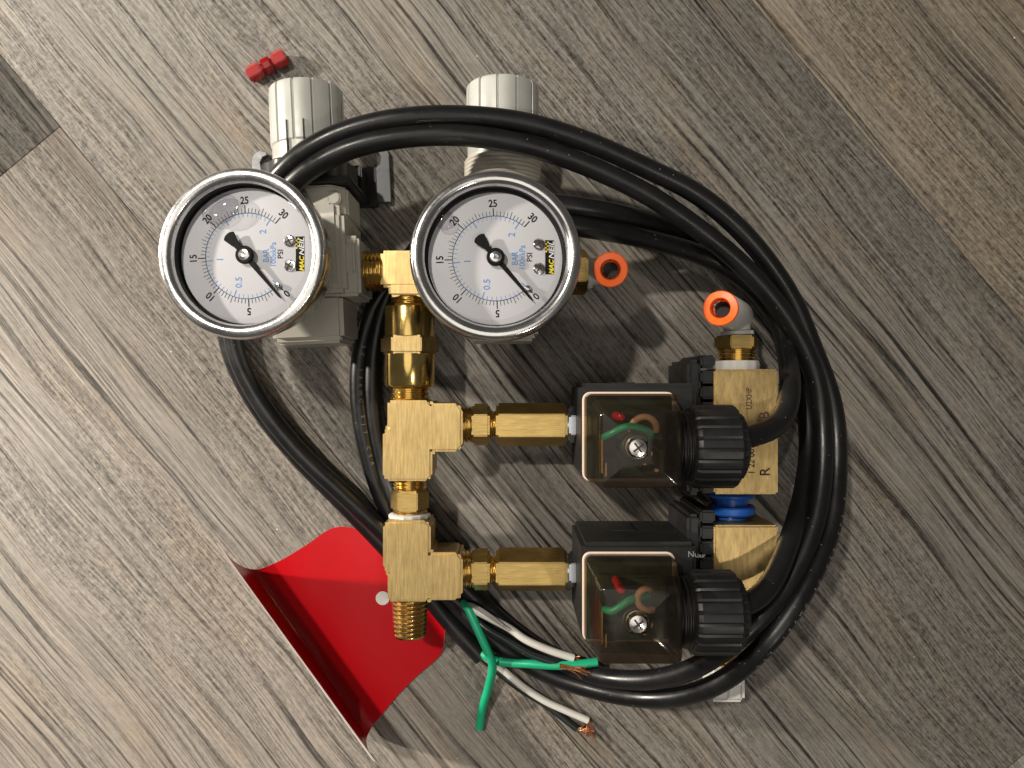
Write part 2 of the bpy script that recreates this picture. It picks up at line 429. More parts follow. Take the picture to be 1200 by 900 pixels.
def regulator(cx, cy, cz, rot, nut):
    B = T_(Vector((cx, cy, cz))) @ RZ(rot)
    g = G()
    box(g, -16, 16, -10.5, 20, -18, 17, 1.6, B)
    box(g, -14.6, 14.6, -9, 24, -18, 18, 1.8, B)
    oc = [(-17, -12), (-12, -17), (12, -17), (17, -12), (17, 12), (12, 17), (-12, 17), (-17, 12)]
    prism(g, [(x, z) for x, z in oc], -30, -18.5, 1.0, B @ Matrix.Rotation(R(90), 4, 'X'))
    box(g, -20.5, 20.5, -11.5, 11.5, -12.5, 12.5, 1.2, B)
    box(g, -19, 19, -3, 8, -10, 14.5, .8, B)
    box(g, -11, 11, -10, 12, 15, 19, 1.2, B)
    for sx in (-1, 1):
        cyl(g, 3, 0, 5, B @ al((sx*12.5, 25, 12), (0, 0, 1)), 20, .8)
    body = make('pressure_regulator', g, 'beige', ASM, (cx, cy, cz-18))
    g = G(); box(g, -13.6, 13.6, -28, -10.6, -14, 14.4, 1.6, B); box(g, -12.4, 12.4, -29.0, -26, -12, 12.6, 1.0, B)
    make('bottom_cap', g, 'beige', body)
    g = G(); MY = B @ al((0, 0, 0), (0, 1, 0))
    thread(g, 15.2, 30, 42.5, MY, 1.5, .45); cyl(g, 14.0, 29, 44, MY)
    make('threaded_neck', g, 'beige', body)
    # knob: twelve flat faces with narrow grooves between them
    pr = []
    for i in range(12):
        c0 = R(30*i)
        for da, rr in ((-14.6, 13.45), (-13.6, 13.5), (-12.6, 14.25), (-6, 14.32), (0, 14.34), (6, 14.32), (12.6, 14.25), (13.6, 13.5)):
            pr.append((c0+R(da), rr))
    def knob_ring(sc_, h): return [(rr*sc_*math.cos(a), rr*sc_*math.sin(a), h) for a, rr in pr]
    vs, fs = [], []; n = len(pr); hs = [(.86, 43.0), (.955, 43.2), (.965, 44), (.965, 48.5), (1, 49.2), (1, 70), (.985, 71.3), (.94, 72), (.6, 72.1)]
    for s_, h in hs:
        ring = knob_ring(s_, h)
        if s_ < .97 and h < 49:
            ring = [(14.34*s_*math.cos(a), 14.34*s_*math.sin(a), h) for a, rr in pr]
        vs += ring
    for i in range(len(hs)-1):
        for k in range(n):
            j = (k+1) % n; fs.append((i*n+k, i*n+j, (i+1)*n+j, (i+1)*n+k))
    fs.append(tuple(range(n))[::-1]); fs.append(tuple((len(hs)-1)*n+k for k in range(n)))
    g = G(); g.add(vs, fs, MY @ RZ(8)); kb = make('knob', g, 'knob', body, angle=28)
    for a in (72, 98):                                  # slits of the lock skirt
        g = G(); box(g, -.22, .22, 13.55, 14.75, 43.6, 56, 0, MY @ RZ(a-90)); make('slit', g, 'hole', kb)
    if nut:
        g = G(); lathe(g, [(15.3, 31), (18.2, 31), (18.6, 31.6), (18.6, 40.4), (18.0, 41), (15.3, 41)], MY, 48, 0, lambda i, s: 1.0 if i % 4 < 2 else .965)
        make('panel_nut', g, 'black', body)
        # steel mounting bracket: flat foot with two open slots, upright plate round the neck
        z0, z1 = -cz+1.0, -cz+3.2
        for sx in (-1, 1):
            g = G()
            ear = [(23, 31), (29, 31), (29, 51.5), (27.8, 54), (25.4, 55.2), (22.6, 54.6), (22.0, 53.2), (24.2, 52.2), (25.3, 50.2), (24.9, 47.4), (23.0, 45.8)]
            poly = [(sx*x, y) for x, y in ear]
            prism(g, poly if sx > 0 else poly[::-1], z0, z1, .3, B, 1)
            make('bracket_hook', g, 'bracket', body)
        g = G(); box(g, -20, 20, 30.4, 32.4, -cz+1, 20, .5, B); box(g, -19, 19, 30.5, 44, -cz+3, -cz+14, .6, B)
        box(g, -23.1, 23.1, 29.5, 46, -cz+.6, -cz+2.8, .2, B); make('upright_plate', g, 'black', body)  # black foot under the plate: shade on the grey bracket put into colour
    return body
reg1 = regulator(-78.3, 44.2, 22, 2.6, True)
reg2 = regulator(-3.7, 45.4, 22, 0.0, False)
reg1['label'] = 'beige regulator with black ring nut and grey bracket'
reg2['label'] = 'beige regulator with bare ribbed neck'

def gauge(face, axis, stem, bubble, steel, dr):
    """pressure gauge: dial, two scales, needle, liquid bubble; stem is where it screws into the regulator"""
    B = al(face, axis, 0, (0, 1, 0))
    # local frame with x to the right and y up in the photograph
    z = Vector(axis).normalized(); x = Vector((1, 0, 0)); x = (x-z*x.dot(z)).normalized(); y = z.cross(x)
    B = T_(Vector(face)) @ Matrix((x, y, z)).transposed().to_4x4()
    g = G()
    lathe(g, [(0, -21.5), (22, -21.5), (25.6, -20), (26.4, -18), (26.4, -3), (24.6, -3), (24.6, -8), (0, -8)], B, 96)
    case = make('pressure_gauge', g, steel, ASM, B @ Vector((0, 0, -21.5)))
    g = G(); lathe(g, [(26.5, -7.4), (28.3, -7.4), (28.85, -6.6), (28.85, -2.4), (28.65, -1.3), (28.2, -.55), (27.6, -.22), (26.4, -.1), (25.3, -.25), (24.6, -.7), (24.15, -1.4), (23.9, -2.0), (23.9, -2.9), (26.5, -2.9), (26.5, -7.4)], B, 128)
    make('bezel', g, steel, case, angle=50)
    g = G(); lathe(g, [(23.95, -2.6), (24.6, -2.6), (24.6, -7.9), (dr+.2, -7.9), (dr+.2, -7.7), (23.95, -7.5), (23.95, -2.6)], B, 96); make('inner_ring', g, 'hole', case)
    zd = -6.6
    g = G(); lathe(g, [(0, zd-.8), (dr, zd-.8), (dr, zd-.05), (dr-.15, zd), (0, zd)], B, 96); dial = make('dial', g, 'dial', case)
    D_ = B @ T_(Vector((0, 0, zd+.06)))
    ang = lambda v: 316.8-8.96*v
    def quad(g, a, r0, r1, wd):
        M1 = D_ @ RZ(a); g.add([(r0, -wd/2, 0), (r1, -wd/2, 0), (r1, wd/2, 0), (r0, wd/2, 0)], [(0, 1, 2, 3)], M1)
    def arc(g, r, wd, a0, a1, n=90):
        vs, fs = [], []
        for i in range(n+1):
            a = R(a0+(a1-a0)*i/n); vs += [((r-wd/2)*math.cos(a), (r-wd/2)*math.sin(a), 0), ((r+wd/2)*math.cos(a), (r+wd/2)*math.sin(a), 0)]
        for i in range(n): fs.append((2*i, 2*i+1, 2*i+3, 2*i+2))
        g.add(vs, fs, D_)
    R0 = 14.7
    g = G(); arc(g, R0, .13, ang(0), ang(30))
    for i in range(61):
        v = i*.5
        if i % 10 == 0: quad(g, ang(v), R0, R0+2.7, .34)
        elif i % 5 == 0: quad(g, ang(v), R0, R0+2.3, .17)
        else: quad(g, ang(v), R0, R0+1.6, .17)
    for v in (0, 5, 10, 15, 20, 25, 30):
        a = ang(v); text_geo(g, str(v), 3.5, D_ @ T_(Vector((18.9*math.cos(R(a)), 18.9*math.sin(R(a)), 0))) @ RZ(a-90), bold=.022, width=.88)
    text_geo(g, 'PSI', 2.7, D_ @ T_(Vector((11.7, .5, 0))) @ RZ(90), bold=.01)
    make('pressure_scale', g, 'ink', case, smooth=False)
    g = G(); arc(g, R0-.16, .1, ang(0), ang(29.4))
    for i in range(0, 41):
        v = i*.05*14.504
        if i % 10 == 0: quad(g, ang(v), R0-2.5, R0-.1, .32)
        else: quad(g, ang(v), R0-1.45, R0-.1, .15)
    for s_, px_, py_ in (('0.5', -2.9, -9.0), ('1', -9.5, -1.1), ('2', 5.6, 8.2)):
        text_geo(g, s_, 3.2, D_ @ T_(Vector((px_, py_, 0))) @ RZ(90), bold=.006)
    text_geo(g, 'BAR', 3.0, D_ @ T_(Vector((6.7, 0, 0))) @ RZ(90), bold=.006, width=.85)
    text_geo(g, '100xkPa', 2.8, D_ @ T_(Vector((9.2, .3, 0))) @ RZ(90), bold=.006, width=.9)
    make('metric_scale', g, 'blueink', case, smooth=False)
    # maker's plate
    g = G(); box(g, 17.0, 20.0, -5.4, 6.4, zd+.02, zd+.10, 0, B); pl = make('logo_plate', g, 'ink', case, smooth=False)
    D2 = B @ T_(Vector((0, 0, zd+.16)))
    g = G(); text_geo(g, 'MAC', 2.05, D2 @ T_(Vector((19.1, -2.75, 0))) @ RZ(90), .25, .03, fit=(5.2, 1.7))
    for i in range(6):
        for j in range(2):
            if (i+j) % 2 == 0: g.add([(17.0+.6*j, 2.2+.62*i, 0), (17.6+.6*j, 2.2+.62*i, 0), (17.6+.6*j, 2.8+.62*i, 0), (17.0+.6*j, 2.8+.62*i, 0)], [(0, 1, 2, 3)], D2)
    make('yellow_print', g, 'yellow', case, smooth=False)
    g = G(); text_geo(g, 'NEIL', 2.05, D2 @ T_(Vector((19.1, 3.0, 0))) @ RZ(90), .25, .02, fit=(6.0, 1.7)); make('white_print', g, 'whiteink', case, smooth=False)
    for yy in (4.9, -3.5):
        g = G(); lathe(g, [(0, zd+.2), (2.0, zd+.02), (2.0, zd+.5), (1.5, zd+.95), (0, zd+1.05)], B @ T_(Vector((14.9, yy, 0))), 24)
        box(g.mat(1), 14.9-1.4, 14.9+1.4, yy-.22, yy+.22, zd+.9, zd+1.12, 0, B @ T_(Vector((14.9, yy, 0))) @ RZ(25 if yy > 0 else 60) @ T_(Vector((-14.9, -yy, 0))))
        box(g, 14.9-.22, 14.9+.22, yy-1.4, yy+1.4, zd+.9, zd+1.13, 0, B @ T_(Vector((14.9, yy, 0))) @ RZ(25 if yy > 0 else 60) @ T_(Vector((-14.9, -yy, 0))))
        make('screw', g, ['steel', 'engrave'], case)
    g = G(); lathe(g, [(0, zd), (1.1, zd), (1.1, zd+1.4), (.8, zd+1.8), (0, zd+1.9)], B @ T_(Vector((11.0, -10.4, 0))), 20); make('stop_pin', g, 'steel', case)
    # needle
    NM = B @ T_(Vector((0, 0, zd+2.0))) @ RZ(-49.5)
    g = G()
    prism(g, [(0, -.95), (11, -.62), (18.2, -.42), (19.6, -.12), (19.6, .12), (18.2, .42), (11, .62), (0, .95)], -.2, .2, .06, NM, 1)
    prism(g, [(0, 1.0), (0, -1.0), (-4.2, -.95), (-5.2, -1.4), (-8.6, -2.25), (-9.3, -1.2), (-9.5, 0), (-9.3, 1.2), (-8.6, 2.25), (-5.2, 1.4), (-4.2, .95)], -.21, .21, .06, NM, 1)
    lathe(g, [(1.8, -.3), (3.1, -.3), (3.1, .5), (2.8, .75), (1.8, .75)], NM, 40)
    make('needle', g, 'ink', case)
    g = G(); lathe(g, [(0, -.4), (2.0, -.4), (2.0, .9), (1.75, 1.25), (.9, 1.4), (.8, 1.2), (0, 1.15)], NM, 32); make('needle_hub', g, 'steel_soft', case)
    # front window, with the air bubble in the damping liquid behind it
    g = G(); lathe(g, [(0, -2.25), (23.92, -2.25)], B, 64); make('window', g, 'window', case)
    bx, by, ra, rb, rot = bubble
    g = G(); lathe(g, [(0, -1)] + [(math.cos(t), math.sin(t)) for t in [R(-80+10*i) for i in range(17)]] + [(0, 1)], B @ T_(Vector((bx, by, -3.9))) @ RZ(rot) @ Matrix.Diagonal((ra, rb, 1.4, 1)), 40)
    make('air_bubble', g, 'bubble', case)
    # stem and hex
    g = G(); d = Vector(stem); Bs = T_(d); cyl(g, 6.2, -8, (B @ Vector((0, 0, -21))).z-d.z, Bs, 32); hexp(g, 14, 1, (B @ Vector((0, 0, -22))).z-d.z, Bs)
    make('stem', g, 'brass', case)
    return case
g1 = gauge((-91.0, 43.8, 70), (-.07, .0, 1), (-79.3, 44, 41), (-8.2, 15.4, 6.6, 4.9, 25), M['steel_soft'], 23.2)
g2 = gauge((-5.4, 43.3, 70), (.035, .05, 1), (-4.5, 43.5, 41), (-17.0, 12.2, 3.3, 3.3, 0), M['steel'], 22.9)
g1['label'] = 'steel gauge with a large bubble under its glass'
g2['label'] = 'steel gauge with a small bubble under its glass'

# --- brass pipework
CX = -40.2
def part(name, g, m, parent=ASM, label=None, **kw):
    o = make(name, g, m, parent, **kw)
    if label: o['label'] = label
    return o
# tee between the two regulators
g = G()
box(g, CX-10.5, CX+10.5, 37.2, 51.4, 16, 31.2, 1.2); box(g, CX-7.4, CX+7.4, 33.6, 44, 16.2, 30.8, 1.2)
tee0 = part('inlet_tee', g, 'brass_flat')
g = G(); thread(g, 8.0, -19, -9.8, al((CX, 44.3, 23.5), AX), 1.5, .8); part('thread', g, 'brass', tee0)
g = G(); thread(g, 7.6, 9.8, 20, al((CX, 44.3, 23.5), AX), 1.5, .8); part('thread', g, 'brass', tee0)
g = G(); thread(g, 7.6, 10, 14.5, al((CX, 44.3, 23.5), -AY), 1.4, .7); part('thread', g, 'brass', tee0)
# swivel union
UM = al((CX, 0, ZA), AY)
g = G()
lathe(g, [(0, 31), (8.6, 31), (9.6, 30.2), (9.8, 29.4), (9.8, 19), (9.8, 18.6)], UM, 64)
lathe(g, [(9.9, 11.8), (9.9, -.2), (9.4, -1.0), (8.2, -1.4), (0, -1.4)], UM, 64)
sw = part('swivel_union', g, 'brass')
g = G(); hexp(g, 19.8, 11.6, 18.8, UM, 1.0); part('hex_collar', g, 'brass_flat', sw)
g = G(); thread(g, 7.6, -8, -1.2, UM, 1.5, .6); part('thread', g, 'brass', sw)
# branch tees: one piece each, milled flat on top
def tee(poly, name, label):
    g = G(); prism(g, poly, 14, 34, 1.0)
    o = part(name, g, 'brass_flat'); o['label'] = label; return o
tu = tee([(-47.5, -6.2), (-31.8, -6.2), (-30.8, -7.4), (-20.6, -7.4), (-18.8, -9.6), (-18.8, -23.6), (-20.6, -25.8), (-30.4, -25.8), (-30.4, -35.2), (-32.0, -37.0), (-48.0, -37.0), (-49.3, -35.4), (-49.3, -18.2), (-47.5, -16.6)], 'branch_tee', 'brass tee below the swivel union')
tl = tee([(-49.2, -53.6), (-47.6, -52.0), (-32.6, -52.0), (-31.0, -53.6), (-31.0, -64.2), (-20.6, -64.2), (-18.8, -66.2), (-18.8, -80.6), (-20.8, -82.4), (-31.6, -82.4), (-32.0, -83.0), (-47.4, -83.0), (-47.4, -72.2), (-49.2, -70.2)], 'branch_tee', 'brass tee over the red card')
# hex nipple joining the tees
NMx = al((CX, 0, ZA), AY)
g = G(); hexp(g, 13.2, -49.6, -41.2, NMx); nip = part('hex_nipple', g, 'brass_hex')
g = G(); thread(g, 6.9, -53, -49.4, NMx, 1.2, .5); part('thread', g, 'brass', nip)
g = G(); thread(g, 6.6, -41.4, -36, NMx, 1.2, .5); part('thread', g, 'brass', nip)
g = G(); lathe(g, [(6.5, -52.6), (8.0, -52.4), (8.1, -51.2), (7.0, -50.6), (6.4, -50.6)], NMx, 40, 0, lambda i, s: 1+.03*math.sin(i*2.3)); part('sealing_tape', g, 'tape', nip)
# open end of the lower tee
g = G(); thread(g, 7.3, 81.5, 99, al((CX, 0, ZA), -AY), 1.7, .55, .9)
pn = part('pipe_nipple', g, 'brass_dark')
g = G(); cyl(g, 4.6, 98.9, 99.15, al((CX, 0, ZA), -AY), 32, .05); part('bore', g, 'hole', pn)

# --- side branches: hex nipple, check valve, solenoid valve
def branch(ya, dy, which):
    HM = al((0, ya, ZA), AX)
    g = G(); hexp(g, 14.4, -15.6, -8.6, HM); n = part('hex_nipple', g, 'brass_hex')
    g = G(); thread(g, 7.2, -20, -15.4, HM, 1.4, .5); part('thread', g, 'brass', n)
    g = G(); thread(g, 5.6, -8.8, -5.6, HM, 1.3, .5); part('thread', g, 'brass', n)
    g = G(); hexp(g, 14.9, -6.2, 21.4, HM, 1.0); cv = part('check_valve', g, 'brass_hex')
    g = G(); cyl(g, 5.2, 21, 25, HM, 32); hexp(g, 12.5, 22.0, 25.4, HM, .8); part('lock_nut', g, 'zinc')
    # coil
    y0, y1 = dy-34.5, dy+.3
    g = G(); box(g, 24.8, 66, y0, y1, 7, 52, 1.6)
    box(g, 38, 47.5, y1-1, y1+.35, 12, 30, .1)
    coil = part('solenoid_coil', g, 'coil'); coil['label'] = 'black coil of the %s solenoid' % which
    g = G(); box(g, 64.5, 69.6, y0-6.5, y1+8.6, 8, 44, 1.4); flange = part('flange', g, 'black', coil)
    for i in range(9):
        yy = y0-5.5+i*5.75
        g = G(); box(g, 69.0, 74.4, yy, yy+4.6, 9, 45.5, .8); part('rib', g, 'black', coil)
    if which == 'lower':
        g = G(); Mx = T_(Vector((64.6, y1-4.2, 52.06)))
        text_geo(g, 'Nu', 3.0, Mx); text_geo(g, 'bur', 2.2, Mx @ T_(Vector((2.9, -.4, 0)))); part('coil_print', g, 'emboss', coil, smooth=False)
    # connector plug
    px0, px1, py0, py1 = 25.6, 57.2, dy-34.0, dy-3.4
    qx0, qx1, qy0, qy1 = 28.2, 55.0, dy-33.6, dy-8.2
    zb, zt = 53.2, 78.6
    g = G()
    def rr_poly(x0, x1, y0_, y1_, r, n=5):
        o = []
        for cx, cy, a0 in ((x1-r, y1_-r, 0), (x0+r, y1_-r, 90), (x0+r, y0_+r, 180), (x1-r, y0_+r, 270)):
            for i in range(n+1): a = R(a0+90*i/n); o.append((cx+r*math.cos(a), cy+r*math.sin(a)))
        return o
    prism(g, rr_poly(25.0, 57.9, dy-34.5, dy-2.8, 2.8), 52.0, 53.3, .3)
    gk = None
    # cover: three sections, each with rounded corners, open underneath
    secs = [(px0, px1, py0, py1, 2.4, zb), (px0, px1, py0, py1, 2.4, zb+7.0), (px0+.6, px1-.3, py0+.1, py1-1.2, 2.4, zb+8.2), (qx0, qx1, qy0, qy1, 2.0, zt-1.0), (qx0+.4, qx1-.4, qy0+.4, qy1-.4, 1.8, zt-.3), (qx0+1.1, qx1-1.1, qy0+1.1, qy1-1.1, 1.4, zt)]
    gc = G(); vs, fs = [], []; n = 24
    for a, b_, c, d, r_, h in secs: vs += [(x, y, h) for x, y in rr_poly(a, b_, c, d, r_)]
    for i in range(len(secs)-1):
        for k in range(n): fs.append((i*n+k, i*n+(k+1) % n, (i+1)*n+(k+1) % n, (i+1)*n+k))
    sxy = (40.7, dy-20.6)
    # top face with the screw hole
    hole = len(vs); hr = 3.9; base = (len(secs)-1)*n
    cen = ((qx0+qx1)/2, (qy0+qy1)/2)
    angs = [math.atan2(vs[base+k][1]-sxy[1], vs[base+k][0]-sxy[0]) for k in range(n)]
    vs += [(sxy[0]+hr*math.cos(a), sxy[1]+hr*math.sin(a), zt) for a in angs]
    vs += [(sxy[0]+hr*.93*math.cos(a), sxy[1]+hr*.93*math.sin(a), zt-3.2) for a in angs]
    for k in range(n):
        j = (k+1) % n; fs.append((base+k, base+j, hole+j, hole+k)); fs.append((hole+k, hole+j, hole+n+j, hole+n+k))
    gc.add(vs, fs)
    plug = part('connector_plug', gc, 'smoke', angle=40); plug['label'] = 'smoked clear plug on the %s solenoid' % which
    part('gasket', g, 'gasket', plug)
    # terminals inside
    g = G(); box(g, 26.4, 56.4, dy-33.3, dy-4.2, 53.35, 54.6, .3); box(g, 29.5, 53.0, dy-32.0, dy-9.6, 54.5, 60, .8); box(g, 31, 36, dy-31, dy-25, 60, 64, .5); box(g, 45, 52, dy-31, dy-24, 60, 63, .5); cyl(g, 4.6, 60, 74.8, T_(Vector((sxy[0], sxy[1], 0))), 28)
    part('terminal_block', g, 'pcb', plug)
    for (a, b_, c, d, h) in ((29.8, 30.3, dy-30, dy-17, 70), (31.0, 31.5, dy-31, dy-26, 71), (47.6, 49.2, dy-29.5, dy-28.4, 69), (46.2, 46.7, dy-24, dy-22.4, 71), (43.6, 45.0, dy-27, dy-26.5, 70)):
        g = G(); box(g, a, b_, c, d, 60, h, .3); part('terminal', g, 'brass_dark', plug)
    up = which == 'upper'
    g = G(); pts = [(30.6, dy-17.8, 70), (33.5, dy-16.0, 73), (36.8, dy-14.2, 74.2), (40.6, dy-14.0, 74.0), (44.5, dy-15.4, 73), (46.6, dy-17.4, 70)] if up else [(30.8, dy-18.2, 70), (33.0, dy-18.0, 73), (35.5, dy-16.2, 74.2), (38.5, dy-14.0, 74.4), (41.6, dy-13.0, 74), (45, dy-13.4, 71)]
    tube(g, smooth_path(spline(pts, .7), 3), 1.25, 12); part('green_wire', g, 'green', plug)
    g = G(); pts = ([(39.6, dy-15.2, 69), (40.0, dy-12.6, 73.0), (42.0, dy-10.9, 74.4), (44.6, dy-10.8, 74.4), (47.0, dy-12.6, 73.8), (48.0, dy-15.4, 71)] if up else
                    [(45.6, dy-11.0, 72), (44.0, dy-10.0, 74.3), (42.0, dy-10.8, 74.6), (40.9, dy-13.2, 74.6), (41.8, dy-15.8, 74.4), (44.0, dy-17.4, 74), (46.6, dy-18.0, 71)])
    tube(g, smooth_path(spline(pts, .7), 3), 1.15, 12); part('beige_wire', g, 'skin', plug)
    g = G(); lathe(g, [(0, 60), (1.5, 60), (1.5, 72.5), (1.1, 73.7), (0, 74.2)], T_(Vector((36.0, dy-10.9, 0))), 20); part('indicator_led', g, 'led', plug)
    # screw
    SM = T_(Vector((*sxy, 0)))
    g = G(); lathe(g, [(0, 75), (3.8, 75), (3.8, 76.0), (3.4, 76.1), (3.3, 77.6), (2.8, 78.4), (1.2, 78.75), (0, 78.8)], SM, 36)
    part('screw', g, 'steel_soft', plug)
    g = G(); box(g, -2.0, 2.0, -.3, .3, 78.3, 78.9, .05, SM @ RZ(38)); box(g, -.3, .3, -2.0, 2.0, 78.3, 78.92, .05, SM @ RZ(38)); part('screw_slot', g, 'engrave', plug)
    # gland with its ribbed nut
    ya2 = dy-21.4; GM = al((0, ya2, 62), AX)
    g = G(); thread(g, 12.2, 54.6, 61.4, GM, 1.4, .7); part('gland_thread', g, 'black', plug)
    g = G(); lathe(g, [(0, 60.4), (13.0, 60.4), (13.9, 61), (14.1, 62)] + [(14.3, 62.4), (14.3, 75.4), (13.7, 76.2), (12.2, 76.4), (11.6, 76.8), (11.2, 78.4), (9.0, 79.5), (4.6, 79.7), (0, 79.7)], GM, 120, 0, lambda i, s: 1.0 if i % 5 else .972)
    part('gland_nut', g, 'black', plug, angle=25)
    # valve body
    by0, by1 = (dy-40.2 if which == 'upper' else dy-33.5), dy+5.4
    g = G(); box(g, 73.6, 97.0, by0, by1, 1.2, 46.4, .7); body = part('valve_body', g, 'brass_body'); body['label'] = 'brass block of the %s solenoid valve' % which
    return dict(by0=by0, by1=by1, body=body, gland=Vector((80.4, ya2, 62)))
b1 = branch(-15.9, 0.0, 'upper')
b2 = branch(-72.8, -56.9, 'lower')
g = G(); zt = 46.47
text_geo(g, 'B', 5.2, T_(P(896, 487, zt)) @ RZ(90), bold=.012)
text_geo(g, 'R', 5.2, T_(P(897, 553, zt)) @ RZ(90), bold=.012)
text_geo(g, 'U2XHP', 3.0, T_(P(878, 467, zt)) @ RZ(90), bold=.01, width=.85)
text_geo(g, '1 22 00', 3.2, T_(P(881, 541, zt)) @ RZ(90), bold=.015, width=.95)
part('engraved_lettering', g, 'engrave', b1['body'], smooth=False)
# blue flanged coupling between the valve bodies
BM = al((84.5, 0, 30), -AY)
g = G(); cyl(g, 6.0, 39, 52.6, BM, 40); cpl = part('coupling', g, 'blue')
for h, t in ((41.8, 1.8), (46.6, 3.4)):
    g = G(); lathe(g, [(6, h), (8.4, h), (8.9, h+.6), (8.9, h+t-.6), (8.4, h+t), (6, h+t)], BM, 56); part('seal_ring', g, 'blue', cpl)
# white port plug under the lower valve
g = G(); box(g, 80.0, 94.4, -129.0, -114, 2, 16, 1.6); box(g, 81.6, 92.6, -127.3, -116, 15.6, 16.6, .5); box(g, 87, 88, -127, -116, 16, 17.4, .3)
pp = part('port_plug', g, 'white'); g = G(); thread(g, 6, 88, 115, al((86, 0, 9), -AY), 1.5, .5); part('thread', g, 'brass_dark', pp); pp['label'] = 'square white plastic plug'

def push_fitting(base, d0, mouth, dirv, hexes, stub_r=5.2):
    """elbow tube fitting: screws in along d0, turns towards dirv; orange release ring at the mouth"""
    base = Vector(base); d0 = Vector(d0); dirv = Vector(dirv).normalized(); mouth = Vector(mouth)
    el = mouth - dirv*((mouth-base).dot(dirv))
    g = G(); L_ = (mouth-el).length
    EM = al(el, dirv)
    lathe(g, [(0, -6.0), (4.2, -5.6), (5.8, -4), (6.2, -2), (6.2, L_-2.2), (5.9, L_-1.4), (5.2, L_-1.2), (5.2, L_-7), (0, L_-7)], EM, 48)
    b_ = base + d0*hexes; SMx = al(b_, (el-b_))
    cyl(g, stub_r, -1, (el-b_).length, SMx, 36); lathe(g, [(0, -.5), (6.4, -.5), (6.4, .8), (5.6, 1.2), (0, 1.2)], SMx, 36)
    f = part('push_fitting', g, 'white')
    g = G(); lathe(g, [(3.4, L_-6), (3.45, L_+.2), (3.8, L_+.7), (5.9, L_+.5), (6.25, L_), (6.1, L_-1.1), (4.6, L_-1.3), (4.6, L_-6)], EM, 56); part('release_ring', g, 'orange', f)
    g = G(); lathe(g, [(2.7, L_-6.6), (2.8, L_-3.4), (3.38, L_-3.0), (3.38, L_-6.6)], EM, 32, 0, lambda i, s: 1 if i % 8 else .93); part('collet', g, 'steel', f)
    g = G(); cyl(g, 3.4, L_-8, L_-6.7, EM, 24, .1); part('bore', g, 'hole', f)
    return f
f1 = push_fitting((16.5, 44.2, 22), AX, (35.0, 40.6, 53), (-.11, -.15, 1), 13.6)
g = G(); hexp(g, 15.6, 18, 29.6, al((0, 44.2, 22), AX), .8); part('hex_bushing', g, 'brass_hex', f1)
f1['label'] = 'white elbow with orange ring on the regulator'
f2 = push_fitting((88.2, 5.4, 25), AY, (73.9, 26.8, 54), (-.48, .0, 1), 14.2)
FM = al((88.0, 0, 25), AY)
g = G(); hexp(g, 15.2, 13.6, 18.8, FM, .8); part('hex_bushing', g, 'brass_hex', f2)
g = G(); thread(g, 7.4, 8.4, 13.8, FM, 1.3, .5); part('thread', g, 'brass', f2)
g = G(); lathe(g, [(6.6, 5.2), (8.4, 5.3), (8.6, 7.6), (8.2, 9.0), (6.8, 9.2)], FM, 44, 0, lambda i, s: 1+.025*math.sin(i*1.7)); part('sealing_tape', g, 'tape', f2)
f2['label'] = 'white elbow with orange ring on the valve block'

# ------------------------------------------------------------------ cables
RC = 3.85
def cable(pts, label):
    path = smooth_path(spline([P(*p) for p in pts], 1.6), 14)
    g = G(); tube(g, path, RC, 20); o = make('power_cable', g, 'rubber', origin=path[len(path)//2])
    tag(o, label, 'cable', 'coiled power cables'); return o, path
pa = [(860, 519, 62), (880, 511, 61), (900, 506, 57), (920, 489, 51), (926, 457, 45), (924, 425, 33), (918, 390, 25), (905, 362, 21), (885, 338, 20), (857, 316, 20), (820, 298, 23), (770, 283, 31), (720, 272, 40), (660, 263, 46.5), (600, 257, 47), (550, 262, 43), (515, 282, 28), (482, 306, 10), (455, 335, 4.2), (434, 370, 4), (422, 420, 4), (421, 470, 4), (431, 530, 4), (451, 590, 4), (483, 645, 4), (527, 700, 4), (578, 750, 4), (640, 789, 5), (700, 809, 10), (752, 818, 18), (804, 815, 30), (852, 795, 42), (900, 752, 50), (940, 695, 48), (973, 620, 38), (981, 545, 29), (976, 475, 25), (951, 405, 26), (925, 345, 28), (872, 274, 33), (815, 226, 37), (757, 197, 40), (690, 167, 43), (615, 144, 46), (540, 136, 48), (470, 139, 50), (405, 154, 50), (357, 178, 48.5), (322, 212, 44), (290, 258, 28), (268, 310, 12), (262, 360, 4.5), (271, 415, 4), (302, 476, 4), (348, 534, 4), (398, 585, 4), (446, 634, 4), (497, 692, 4), (535, 738, 4.2), (565, 770, 5)]
pb = [(860, 713, 62), (880, 708, 61), (898, 693, 58), (914, 664, 53), (930, 620, 43), (944, 565, 28), (948, 512, 19), (941, 458, 14), (926, 403, 10), (902, 356, 9), (866, 314, 10), (820, 282, 15), (770, 262, 28), (715, 249, 42), (655, 240, 46.5), (600, 237, 47), (540, 250, 41), (506, 275, 24), (482, 300, 9), (463, 330, 4.2), (448, 365, 4), (438, 420, 4), (438, 480, 4), (450, 545, 4), (474, 605, 8), (515, 658, 9), (562, 706, 7), (606, 744, 6), (655, 774, 6.5), (700, 792, 13), (755, 797, 25), (812, 784, 40), (862, 750, 50.5), (918, 692, 48), (953, 620, 41), (964, 555, 34), (964, 500, 30), (957, 447, 29), (942, 408, 30), (914, 361, 32), (868, 309, 35), (803, 257, 39), (752, 224, 42), (662, 184, 45), (592, 165, 47.5), (530, 158, 49), (470, 161, 50), (412, 173, 50), (367, 195, 48.5), (334, 224, 44), (300, 268, 30), (280, 315, 19), (270, 365, 12.5), (277, 415, 11.6), (306, 473, 11.6), (352, 531, 11.6), (404, 580, 11.6), (455, 628, 10), (505, 678, 6), (545, 712, 7)]
ca, path_a = cable(pa, 'black coiled cable plugged in beside the engraved brass block')
